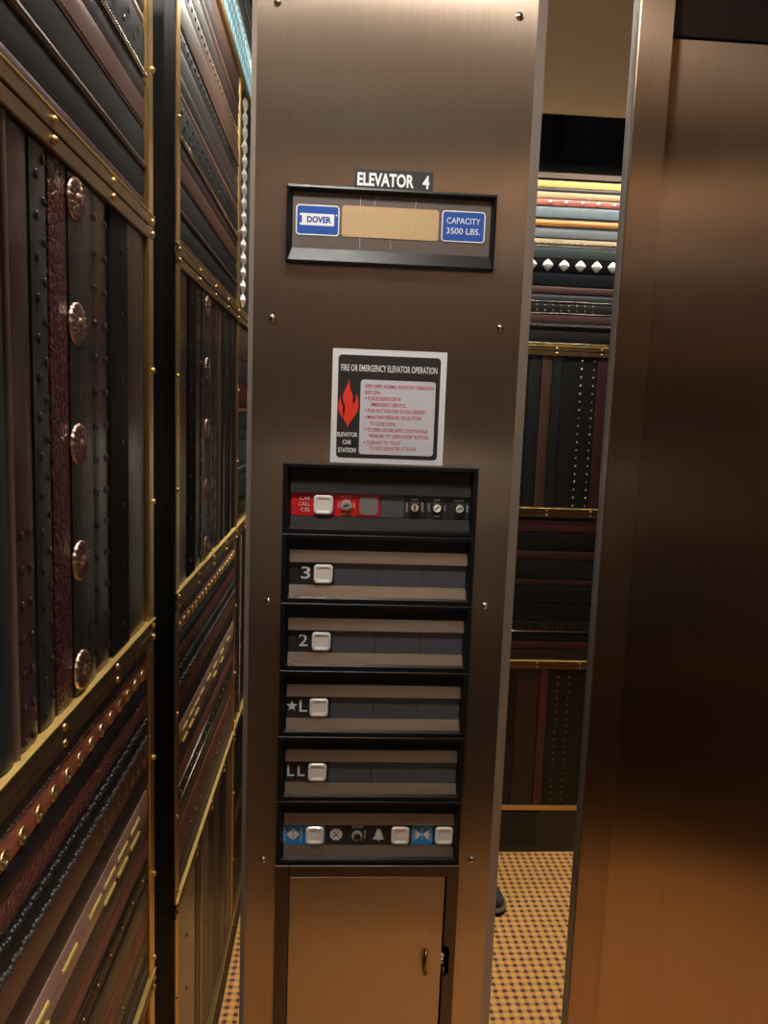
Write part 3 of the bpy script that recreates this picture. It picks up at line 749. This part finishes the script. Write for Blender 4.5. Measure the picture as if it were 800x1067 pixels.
def button_bm(cx, cz, s=.0142):
    bm = bmesh.new(); rows = []
    for k, (ss, y, r) in enumerate(((s, PY_, .0055), (s, PY_-.004, .0055), (s-.0012, PY_-.0055, .005), (s-.0035, PY_-.0055, .004), (s-.006, PY_-.0042, .003))):
        rows.append([bm.verts.new((p[0], y, p[1])) for p in rrect(cx-ss, cx+ss, cz-ss, cz+ss, r)])
    n = len(rows[0])
    for a, b in zip(rows, rows[1:]):
        for i in range(n): bm.faces.new((a[i], a[(i+1) % n], b[(i+1) % n], b[i]))
    bm.faces.new(rows[-1])
    return bm

bplate = M['plate']
def plate(t, x0, x1, z0, z1, mat, name='blank_plate', label=None):
    return mesh_obj(name, B(x0+.0003, x1-.0003, PY_, PY_+.002, z0, z1, .0004), mat, t, label=label)

GU = 'button units stacked in the control panel'
RX0, RX1 = -.0685, .2005
SCL = 1.018                     # the plates lie deeper than the frame
def base_unit(k, name, label, strips=True):
    zt = ZT[k]; zb = ZT[k+1]+.0012
    t = thing(name, ((UX0+UX1)/2, FY, zb), label, 'button unit', GU)
    mesh_obj('frame', frame_bm(zb, zt), M['black_bezel'], t)
    r1, r0 = zt-.0445, zt-.0785
    mt = M['bronze_strip'] if strips else M['black_plastic']
    bm = bmesh.new(); wedge(bm, RX0, RX1, r1+.0006, r1+.0185, PY_-.0040, PY_-.0012, PY_+.002); mesh_obj('upper_strip', bm, mt, t, label='bronze strip' if strips else None)
    bm = bmesh.new(); wedge(bm, RX0, RX1, r0-.0195, r0-.0006, PY_-.0065, PY_-.0012, PY_+.002); mesh_obj('lower_strip', bm, mt, t, label='bronze strip' if strips else None)
    if strips:
        bm = bmesh.new(); box(bm, RX0, RX1, PY_-.0072, PY_-.006, r0-.0202, r0-.0190, .0003); mesh_obj('worn_edge', bm, M['brass_dark'], t)
    return t, r0, r1

def push_button(t, x, r0, r1, label=None):
    return mesh_obj('button', button_bm(x, (r0+r1)/2), M['white_button'], t, smooth=False, label=label or 'white square push button')

def key_switch(t, x, z, square=True):
    bm = bmesh.new()
    if square:
        box(bm, x-.0072, x+.0072, PY_-.0045, PY_, z-.0085, z+.0072, .001)
        o = mesh_obj('key_switch', bm, M['black_plastic'], t)
    else:
        disc(bm, (x, PY_-.002, z), .0082, .004, 'Y', 24); o = mesh_obj('key_switch', bm, simple('pale_metal', (206, 202, 194), .4, .35), t)
    y = PY_-(.0045 if square else .004)
    bm = bmesh.new(); disc(bm, (x, y-.0008, z), .0058, .0016, 'Y', 24); c = mesh_obj('lock_cylinder', bm, M['chrome'], o)
    a = rnd.uniform(0, 3.1); dx, dz = .004*math.cos(a), .004*math.sin(a); nx, nz = -.0009*math.sin(a), .0009*math.cos(a)
    bm = bmesh.new(); fprism(bm, [(x-dx-nx, z-dz-nz), (x+dx-nx, z+dz-nz), (x+dx+nx, z+dz+nz), (x-dx+nx, z-dz+nz)], y-.0021, y-.0014)
    mesh_obj('keyhole', bm, M['black_matte'], o)
    return o

# top unit: red car-call section and key switches
t, r0, r1 = base_unit(0, 'key_switch_unit', 'top unit with a red strip, white CAR CALL button and key switches', False)
zm = (r0+r1)/2
plate(t, RX0, -.004, r0, r1, M['red_plate'], 'red_plate', 'red plate')
plate(t, -.004, .030, r0, r1, M['red_plate'], 'red_plate', 'red plate')
plate(t, .030, .0645, r0, r1, M['red_plate'], 'red_plate', 'red plate')
plate(t, .0645, .1005, r0, r1, bplate)
for a, b in ((.1005, .1315), (.1315, .1665), (.1665, .2005)): plate(t, a, b, r0, r1, M['black_plastic'], 'switch_plate')
push_button(t, -.0205, r0, r1)
key_switch(t, .0135, zm, False); 
bm = bmesh.new(); fprism(bm, rrect(.0335, .0605, zm-.0135, zm+.0135, .006), PY_-.001, PY_); mesh_obj('metal_cover', bm, simple('scuffed_metal', (150, 146, 145), .55, .3), t, label='scuffed grey metal cover')
for x in (.1155, .149, .183): key_switch(t, x, zm)
bm = bmesh.new(); y = PY_-.0004
letters(bm, 'CAR', -.0555, -.0395, zm+.0062, zm+.0115, y); letters(bm, 'CALL', -.0575, -.0395, zm-.0022, zm+.0031, y); letters(bm, 'CEL', -.0535, -.0395, zm-.0106, zm-.0053, y)
mesh_obj('lettering', bm, M['white'], t); bm = bmesh.new()
letters(bm, 'HOLD', .0055, .0210, zm+.0110, zm+.0147, y); letters(bm, 'FIRE', .0072, .0198, zm-.0148, zm-.0112, y)
letters(bm, 'ON', .0012, .0042, zm-.004, zm+.0045, y, rot=90); letters(bm, 'OFF', .0232, .0262, zm-.004, zm+.0045, y, rot=-90)
mesh_obj('lettering', bm, M['white'], t); bm = bmesh.new()
letters(bm, 'OFF', .1105, .1205, zm+.0095, zm+.0130, y, .02)
letters(bm, 'INSP', .1025, .1055, zm-.007, zm+.007, y, rot=90); letters(bm, 'INDEP', .1258, .1288, zm-.007, zm+.007, y, rot=-90)
mesh_obj('lettering', bm, M['white'], t); bm = bmesh.new()
letters(bm, 'OFF', .1440, .1540, zm+.0095, zm+.0130, y, .02); letters(bm, 'LOC', .1352, .1388, zm-.006, zm+.006, y, rot=90); letters(bm, 'ON', .1598, .1628, zm-.004, zm+.004, y, rot=-90); letters(bm, 'FIRE', .1445, .1540, zm-.0145, zm-.0113, y, .02)
mesh_obj('lettering', bm, M['white'], t); bm = bmesh.new()
letters(bm, 'LIGHT', .1755, .1905, zm+.0095, zm+.0130, y, .02); letters(bm, 'ON', .1938, .1970, zm-.005, zm+.005, y, rot=-90)
mesh_obj('lettering', bm, M['white'], t)

# four floor units
def star(cx, cz, r):
    return [(cx+(r if k % 2 == 0 else r*.42)*math.sin(k*math.pi/5), cz+(r if k % 2 == 0 else r*.42)*math.cos(k*math.pi/5)) for k in range(10)]
for k, txt, lab in ((1, '3', 'floor button unit marked 3, directly under the key switches'), (2, '2', 'floor button unit marked 2 with one white button'), (3, 'L', 'floor button unit marked with a star and L'), (4, 'LL', 'floor button unit marked LL')):
    t, r0, r1 = base_unit(k, 'floor_button_unit', lab)
    dx = (0, 0, -.0015, -.0055, -.0045)[k]; zm = (r0+r1)/2
    plate(t, RX0, -.0535, r0, r1, M['black_plastic']); plate(t, -.0535, -.0345, r0, r1, M['black_plastic'], 'marking_plate')
    plate(t, -.0345, -.0015, r0, r1, M['black_plastic'], 'button_plate')
    for a, b in ((-.0015, .0645), (.0645, .1325), (.1325, .2005)): plate(t, a, b, r0, r1, bplate)
    push_button(t, -.0178+dx*.3, r0, r1)
    bm = bmesh.new(); y = PY_-.0005
    if k < 3:
        letters(bm, txt, -.0510+dx, -.0372+dx, zm-.0085, zm+.0105, y, .01)
        mesh_obj('numeral', bm, M['white'], t)
    elif k == 3:
        fprism(bm, star(-.0605, zm+.001, .0088), y, y+.0004); letters(bm, 'L', -.0490, -.0372, zm-.008, zm+.0105, y, .01)
        mesh_obj('marking', bm, M['white'], t)
    else:
        letters(bm, 'L', -.0655, -.0545, zm-.008, zm+.0105, y, .01); letters(bm, 'L', -.0495, -.0385, zm-.008, zm+.0105, y, .01)
        mesh_obj('marking', bm, M['white'], t)

# bottom unit: door open, stop, alarm, door close
t, r0, r1 = base_unit(5, 'door_button_unit', 'bottom button unit with blue door plates, stop key and alarm bell')
zm = (r0+r1)/2; y = PY_-.0005
ex = [-.0715, -.0378, -.0040, .0295, .0625, .0965, .1315, .1665, .2005]
for i, mt in enumerate(('cyan', 'cyan', 'black_plastic', 'black_plastic', 'black_plastic', 'black_plastic', 'cyan', 'black_plastic')):
    plate(t, max(ex[i], RX0-.002), ex[i+1], r0, r1, M[mt], 'blue_plate' if mt == 'cyan' else 'black_plate', 'blue plate' if mt == 'cyan' else None)
push_button(t, -.0205, r0, r1); push_button(t, .1140, r0, r1); push_button(t, .1835, r0, r1)
bm = bmesh.new()
cx = -.0545
fprism(bm, [(cx-.0012, zm-.0095), (cx-.0012, zm+.0095), (cx-.0098, zm)], y, y+.0004); fprism(bm, [(cx+.0012, zm-.0095), (cx+.0098, zm), (cx+.0012, zm+.0095)], y, y+.0004)
fprism(bm, [(cx-.0005, zm-.0105), (cx+.0005, zm-.0105), (cx+.0005, zm+.0105), (cx-.0005, zm+.0105)], y, y+.0004)
letters(bm, 'DOOR', -.0690, -.0658, zm-.0105, zm+.0105, y, rot=90); letters(bm, 'OPEN', -.0432, -.0400, zm-.0105, zm+.0105, y, rot=-90)
mesh_obj('open_symbol', bm, M['white'], t)
bm = bmesh.new(); cx = .1490
fprism(bm, [(cx-.0108, zm-.0095), (cx-.0012, zm), (cx-.0108, zm+.0095)], y, y+.0004); fprism(bm, [(cx+.0108, zm-.0095), (cx+.0108, zm+.0095), (cx+.0012, zm)], y, y+.0004)
fprism(bm, [(cx-.0005, zm-.0105), (cx+.0005, zm-.0105), (cx+.0005, zm+.0105), (cx-.0005, zm+.0105)], y, y+.0004)
letters(bm, 'DOOR', .1338, .1368, zm-.0105, zm+.0105, y, rot=90); letters(bm, 'CLOSE', .1612, .1642, zm-.0105, zm+.0105, y, rot=-90)
mesh_obj('close_symbol', bm, M['white'], t)
bm = bmesh.new(); cx = .0130
fprism(bm, [(cx+.0102*math.cos(math.pi/8+k*math.pi/4), zm+.0102*math.sin(math.pi/8+k*math.pi/4)) for k in range(8)], y, y+.0004)
o = mesh_obj('stop_symbol', bm, M['white'], t)
bm = bmesh.new()
for s in (1, -1): fprism(bm, [(cx-.0045-.0008, zm-s*.0045), (cx-.0045+.0008, zm-s*.0045), (cx+.0045+.0008, zm+s*.0045), (cx+.0045-.0008, zm+s*.0045)], y-.0004, y)
mesh_obj('cross', bm, M['black_plastic'], o)
key_switch(t, .0460, zm-.0015, False)
bm = bmesh.new(); letters(bm, 'STOP', .0375, .0555, zm+.0105, zm+.0152, y, .03); letters(bm, 'RUN', .0568, .0598, zm-.007, zm+.006, y, rot=-90)
mesh_obj('lettering', bm, M['white'], t)
bm = bmesh.new(); cx = .0800
bell = [(.0, .0105), (.0025, .0092), (.0042, .006), (.0052, .0), (.0066, -.0045), (.0092, -.0068), (.0092, -.0082), (.0022, -.0082), (.0015, -.0105), (-.0015, -.0105), (-.0022, -.0082), (-.0092, -.0082), (-.0092, -.0068), (-.0066, -.0045), (-.0052, 0), (-.0042, .006), (-.0025, .0092)]
V = [bm.verts.new((cx+p[0], y, zm+p[1])) for p in bell]; f = bm.faces.new(V); bmesh.ops.triangulate(bm, faces=[f])
mesh_obj('bell_symbol', bm, M['white'], t)

# service cabinet
t = thing('service_cabinet', (.065, FY, .155), 'small locked bronze steel cabinet under the buttons', 'cabinet')
cz = .868
bm = bmesh.new()
KX0, KX1, DX0, DX1, DZ0, DZ1 = -.0795, .2090, -.0578, .1873, .180, .848
def wallq(x0, x1, z0, z1): box(bm, x0, x1, FRY, -.004, z0, z1, .0008)
wallq(KX0, DX0-.001, .155, cz); wallq(DX0-.001, KX1, DZ1+.001, cz); wallq(DX0-.001, KX1, .155, DZ0-.001)
# right stile with the rounded finger notch
pts = [(DX1+.003, DZ0-.001), (KX1, DZ0-.001), (KX1, DZ1+.001), (DX1+.003, DZ1+.001), (DX1+.003, .7305)]
pts += [(.1905+.0095*math.sin(a), .7210+.0095*math.cos(a)) for a in [k*math.pi/12 for k in range(7)]]
pts += [(.1905+.0095*math.cos(a), .6860-.0095*math.sin(a)) for a in [k*math.pi/12 for k in range(7)]] + [(DX1+.003, .6765)]
fprism(bm, pts, FRY, -.006)
mesh_obj('frame', bm, simple('dark_bronze', (104, 94, 88), .4, 1), t, label='darker bronze frame with a finger notch')
d = mesh_obj('door', B(DX0, DX1, FRY+.0015, -.012, DZ0, DZ1, .0008), M['steel'], t)
bm = bmesh.new(); box(bm, DX1-.001, .196, -.020, -.014, .681, .705, .002); ball(bm, (.1885, -.030, .700), .0052, (1, .7, 1)); ball(bm, (.1930, -.026, .682), .0036)
mesh_obj('latch', bm, M['silver'], t)
bm = bmesh.new(); fprism(bm, rrect(.1535, .1695, .6795, .7265, .0078), FRY+.0007, FRY+.0015); o = mesh_obj('pull_plate', bm, M['brass'], d)
bm = bmesh.new()
path = [Vector((.1630, FRY+.001, .7215)), Vector((.1610, FRY-.006, .7185)), Vector((.1590, FRY-.009, .710)), Vector((.1585, FRY-.009, .702)), Vector((.1590, FRY-.009, .694)), Vector((.1610, FRY-.006, .6860)), Vector((.1630, FRY+.001, .6835))]
rows = []
for i, q in enumerate(path):
    tg = (path[min(i+1, 6)]-path[max(i-1, 0)]).normalized(); a = tg.cross(Vector((1, 0, 0))).normalized(); b = tg.cross(a)
    rows.append([bm.verts.new(q+(a*math.cos(k*math.pi/4)+b*math.sin(k*math.pi/4))*.0028) for k in range(8)])
for a, b in zip(rows, rows[1:]):
    for k in range(8): bm.faces.new((a[k], a[(k+1) % 8], b[(k+1) % 8], b[k]))
mesh_obj('handle', bm, simple('pull_steel', (120, 105, 90), .25, 1), d, smooth=True, label='small curved pull')
mesh_obj('cavity', B(DX1-.002, .2, -.008, -.005, .675, .732), M['black_matte'], t)

# ------------------------------------------------------------------ base grille on the back wall and the shoe
t = thing('vent_grille', (.68, -1.43, .02), 'black ribbed vent grille in the base of the back wall', 'vent')
bm = bmesh.new(); 
for q in ((.60, .76, .150, .156), (.60, .76, .02, .026), (.60, .606, .026, .15), (.754, .76, .026, .15)): box(bm, q[0], q[1], -1.4362, -1.430, q[2], q[3])
mesh_obj('frame', bm, M['black_plastic'], t)
bm = bmesh.new(); x = .612
while x < .752: box(bm, x-.002, x+.002, -1.4362, -1.431, .026, .15); x += .009
mesh_obj('rib', bm, M['black_plastic'], t)

# the photographer: only one shoe shows in the mirror, the rest stands behind the control panel's reflection
t = thing('person', (.20, -1.30, 0), 'person in grey green shoes, one toe peeking past the panel in right mirror', 'person')
PER = t
def skin(name, verts, edges, mat, root, label=None, sub=2):
    me = bpy.data.meshes.new(name)
    base = wloc(PER)
    me.from_pydata([Vector(v[:3])-base+Vector((0, .028 if v[1] < -1.2 and v[2] > .2 else 0, 0)) for v in verts], edges, [])
    o = bpy.data.objects.new(name, me); COL.objects.link(o); o.parent = PER
    md = o.modifiers.new('Skin', 'SKIN'); md.use_smooth_shade = True
    sv = me.skin_vertices[0].data
    for i, v in enumerate(verts):
        rx, ry = (v[3], v[4]) if len(v) > 4 else (v[3], v[3])
        sv[i].radius = (rx, ry); sv[i].use_root = (i == root)
    ss = o.modifiers.new('Subdivision', 'SUBSURF'); ss.levels = sub; ss.render_levels = sub
    me.materials.append(mat)
    if label: o['label'] = label
    return o
sk = simple('skin', (196, 148, 122), .5)
V = [(.20, -1.33, .95, .06, .06), (.18, -1.33, 1.12, .055, .055), (.15, -1.335, 1.32, .06, .06), (.14, -1.34, 1.44, .052, .052), (.13, -1.335, 1.50, .052, .055), (.12, -1.325, 1.55, .062, .07), (.115, -1.325, 1.62, .074, .088), (.115, -1.33, 1.69, .066, .08)]
E_ = [(i, i+1) for i in range(7)]
def chain(pts, frm):
    k = frm
    for q in pts:
        V.append(q); E_.append((k, len(V)-1)); k = len(V)-1
    return k
V.append((.109, -1.235, 1.605, 0)); E_.append((6, len(V)-1))                       # nose
hands = []
for sd, shx, elb, wr in ((1, .32, (.36, -1.27, 1.20), (.072, -1.225, 1.44)), (-1, -.02, (-.10, -1.31, 1.18), (-.060, -1.225, 1.44))):
    k = chain([(shx, -1.335, 1.405, .06), (elb[0], elb[1], elb[2], .043), (wr[0], wr[1], wr[2], .027)], 2)
    px = .047*sd + .006
    k = chain([(px+.012*sd, -1.192, 1.495, .026, .014)], k)
    for f in range(4):
        z = 1.465+.021*f; L_ = (.9, 1, .97, .8)[3-f]
        chain([(px+.016*sd, -1.172, z, .0085), (px+.006*sd, -1.157, z+.004, .008), (px-.016*sd*L_, -1.1545, z+.007, .007)], k)
    chain([(px+.006*sd, -1.184, 1.50, .010), (px-.010*sd, -1.186, 1.515, .009), (px-.024*sd, -1.183, 1.528, .008)], k)
for hx, kn, an, toe in ((.29, (.37, -1.24, .50), (.352, -1.115, .085), (.47, -1.115, .045)), (.11, (.10, -1.27, .50), (.09, -1.31, .085), (.085, -1.20, .045))):
    chain([(hx, -1.33, .84, .070), (kn[0], kn[1], kn[2], .050), (an[0], an[1], an[2], .034), (toe[0], toe[1], toe[2], .03, .02)], 0)
skin('body', V, E_, sk, 0)
V = [(.20, -1.33, .84, .175, .098), (.20, -1.33, .87, .175, .098), (.195, -1.33, .98, .168, .098), (.18, -1.33, 1.12, .160, .098), (.165, -1.333, 1.25, .160, .098), (.15, -1.335, 1.34, .155, .096), (.14, -1.338, 1.445, .075, .075), (.137, -1.337, 1.465, .07, .07)]
E_ = [(i, i+1) for i in range(7)]
for shx, elb in ((.325, (.362, -1.27, 1.20)), (-.025, (-.102, -1.31, 1.18))): chain([(shx, -1.335, 1.40, .075), (elb[0], elb[1], elb[2], .057), (elb[0]*.62+.02, elb[1]+.022, elb[2]+.10, .045)], 5)
skin('shirt', V, E_, simple('pale_shirt', (236, 242, 234), .85), 0, 'pale grey green shirt')
V = [(.20, -1.33, 1.0, .15, .095), (.20, -1.33, .90, .16, .10)]; E_ = [(0, 1)]
for hx, kn, an in ((.29, (.37, -1.24, .50), (.352, -1.118, .10)), (.11, (.10, -1.27, .50), (.09, -1.31, .10))): chain([(hx, -1.33, .80, .105), ((hx+kn[0])/2, -1.305, .66, .095), (kn[0], kn[1], kn[2], .080), ((kn[0]+an[0])/2, (kn[1]+an[1])/2, .30, .068), (an[0], an[1], an[2], .058)], 1)
skin('trousers', V, E_, simple('dark_trousers', (40, 40, 46), .85), 0, 'dark trousers')
bm = bmesh.new(); ball(bm, (.115, -1.317, 1.665), .1, (.86, .95, .95), 20, 14)
bmesh.ops.delete(bm, geom=[v for v in bm.verts if v.co.z < 1.665-.02 and v.co.y > -1.312 or v.co.z < 1.59], context='VERTS')
mesh_obj('hair', bm, simple('dark_hair', (38, 28, 22), .6), t, smooth=True)
for ex in (.085, .141):
    bm = bmesh.new(); ball(bm, (ex, -1.231, 1.632), .011, (1, .6, .7)); mesh_obj('eye', bm, simple('eye_white', (225, 220, 214), .2), t, smooth=True)
for ex in (.034, .196):
    bm = bmesh.new(); ball(bm, (ex, -1.307, 1.615), .026, (.4, .7, 1.15)); mesh_obj('ear', bm, sk, t, smooth=True)
bm = bmesh.new(); ball(bm, (.111, -1.219, 1.572), .021, (1, .3, .28)); mesh_obj('mouth', bm, simple('lips', (160, 92, 84), .5), t, smooth=True)
ph = thing('phone', (.006, -1.175, 1.43), 'dark phone held up by the photographer', 'phone')
bm = bmesh.new(); prism(bm, rrect(-.030, .042, 1.435, 1.585, .01), -1.178, -1.170, lambda p, a: (p[0], a, p[1])); mesh_obj('case', bm, M['black_plastic'], ph)
bm = bmesh.new(); prism(bm, rrect(-.027, .039, 1.438, 1.582, .008), -1.1788, -1.1779, lambda p, a: (p[0], a, p[1])); mesh_obj('screen', bm, M['black'], ph)
bm = bmesh.new(); disc(bm, (0, -1.1695, 1.57), .008, .002); mesh_obj('lens', bm, M['black'], ph)

def loft(secs, mat, name, parent, label=None):
    bm = bmesh.new(); rows = []; N = 20
    for (x, w, z0, z1, yo) in secs:
        row = []
        for i in range(N):
            a = 2*math.pi*i/N; c, s = math.cos(a), math.sin(a)
            cc = math.copysign(abs(c)**.8, c); ss = math.copysign(abs(s)**.75, s)
            row.append(bm.verts.new((x, -1.115+yo+cc*w, (z0+z1)/2+ss*(z1-z0)/2)))
        rows.append(row)
    for a, b in zip(rows, rows[1:]):
        for i in range(N): bm.faces.new((a[i], a[(i+1) % N], b[(i+1) % N], b[i]))
    bm.faces.new(rows[0]); bm.faces.new(rows[-1])
    return mesh_obj(name, bm, mat, parent, smooth=True, label=label)
up = loft([(.302, .012, .03, .06, 0), (.306, .028, .022, .085, 0), (.33, .036, .020, .098, 0), (.37, .037, .020, .100, 0), (.41, .039, .020, .098, 0), (.45, .044, .020, .086, -.002), (.49, .049, .020, .076, -.004), (.53, .050, .020, .070, -.004), (.56, .045, .020, .064, -.002), (.578, .035, .020, .055, 0), (.587, .02, .022, .042, 0), (.590, .008, .026, .034, 0)], M['shoe_grey'], 'shoe', t)
loft([(.296, .012, .008, .03, 0), (.300, .030, .004, .034, 0), (.33, .040, .003, .034, 0), (.40, .041, .003, .032, 0), (.47, .049, .003, .031, -.003), (.53, .054, .003, .031, -.004), (.565, .048, .003, .031, -.002), (.585, .036, .004, .031, 0), (.594, .02, .006, .03, 0), (.597, .008, .010, .026, 0)], M['shoe_sole'], 'midsole', up, 'paler rubber midsole')
loft([(.298, .028, 0, .006, 0), (.33, .039, 0, .007, 0), (.40, .040, 0, .007, 0), (.47, .048, 0, .007, -.003), (.53, .053, 0, .007, -.004), (.565, .047, 0, .007, -.002), (.588, .03, 0, .007, 0)], M['shoe_dark'], 'outsole', up, 'dark rubber tread')
bm = bmesh.new()
for k in range(5):
    x = .42+.02*k; z = .098-.0048*k
    box(bm, x-.003, x+.003, -1.115-.02, -1.115+.02, z-.006, z+.002, .001)
mesh_obj('laces', bm, M['lace'], up)
bm = bmesh.new(); disc(bm, (.352, -1.115, .099), .030, .006, 'Z', 20); bmesh.ops.scale(bm, vec=(1.25, 1, 1), verts=bm.verts, space=Matrix.Translation((-.352, 1.115, -.099)))
mesh_obj('collar', bm, M['shoe_dark'], up)

up.location.x -= .016
# the other shoe, out of sight behind the panel's reflection
for src in [up]+list(up.children):
    c = src.copy(); COL.objects.link(c)
    if src is up: up2 = c; c.parent = t; c.location = (0, 0, 0)
    else: c.parent = up2
# turn it to point forward around its own heel
piv = Vector((.352, -1.115, 0))-wloc(t)
up2.matrix_local = Matrix.Translation(Vector((.09, -1.31, 0))-wloc(t)) @ Matrix.Rotation(math.pi/2, 4, 'Z') @ Matrix.Translation(-piv)

# ------------------------------------------------------------------ camera
pitch, yaw, roll, f = .1259, .0619, .0361, 796.9457
cy, sy_ = math.cos(yaw), math.sin(yaw); cp, sp = math.cos(pitch), math.sin(pitch); cr, sr = math.cos(roll), math.sin(roll)
Ry = Matrix(((cy, -sy_, 0), (sy_, cy, 0), (0, 0, 1)))
Bm = Matrix(((1, 0, 0), (0, 0, -1), (0, 1, 0)))
Rp = Matrix(((1, 0, 0), (0, cp, -sp), (0, sp, cp)))
Rr = Matrix(((cr, -sr, 0), (sr, cr, 0), (0, 0, 1)))
R_ = Rr @ Rp @ Bm @ Ry
cam = bpy.data.cameras.new('camera'); co = bpy.data.objects.new('camera', cam); COL.objects.link(co)
mw = Matrix((R_[0], -R_[1], -R_[2])).transposed().to_4x4(); mw.translation = Vector((0, -1.155, 1.57))
co.matrix_world = mw
cam.sensor_fit = 'VERTICAL'; cam.sensor_height = 36; cam.lens = f/1067*36
cam.clip_start = .02
S.camera = co

w = bpy.data.worlds.new('world'); S.world = w; w.use_nodes = True
w.node_tree.nodes['Background'].inputs['Color'].default_value = (.02, .018, .015, 1)
S.view_settings.view_transform = 'Standard'; S.view_settings.look = 'None'; S.view_settings.exposure = 1.1; S.view_settings.gamma = 1
S.view_settings.use_curve_mapping = False
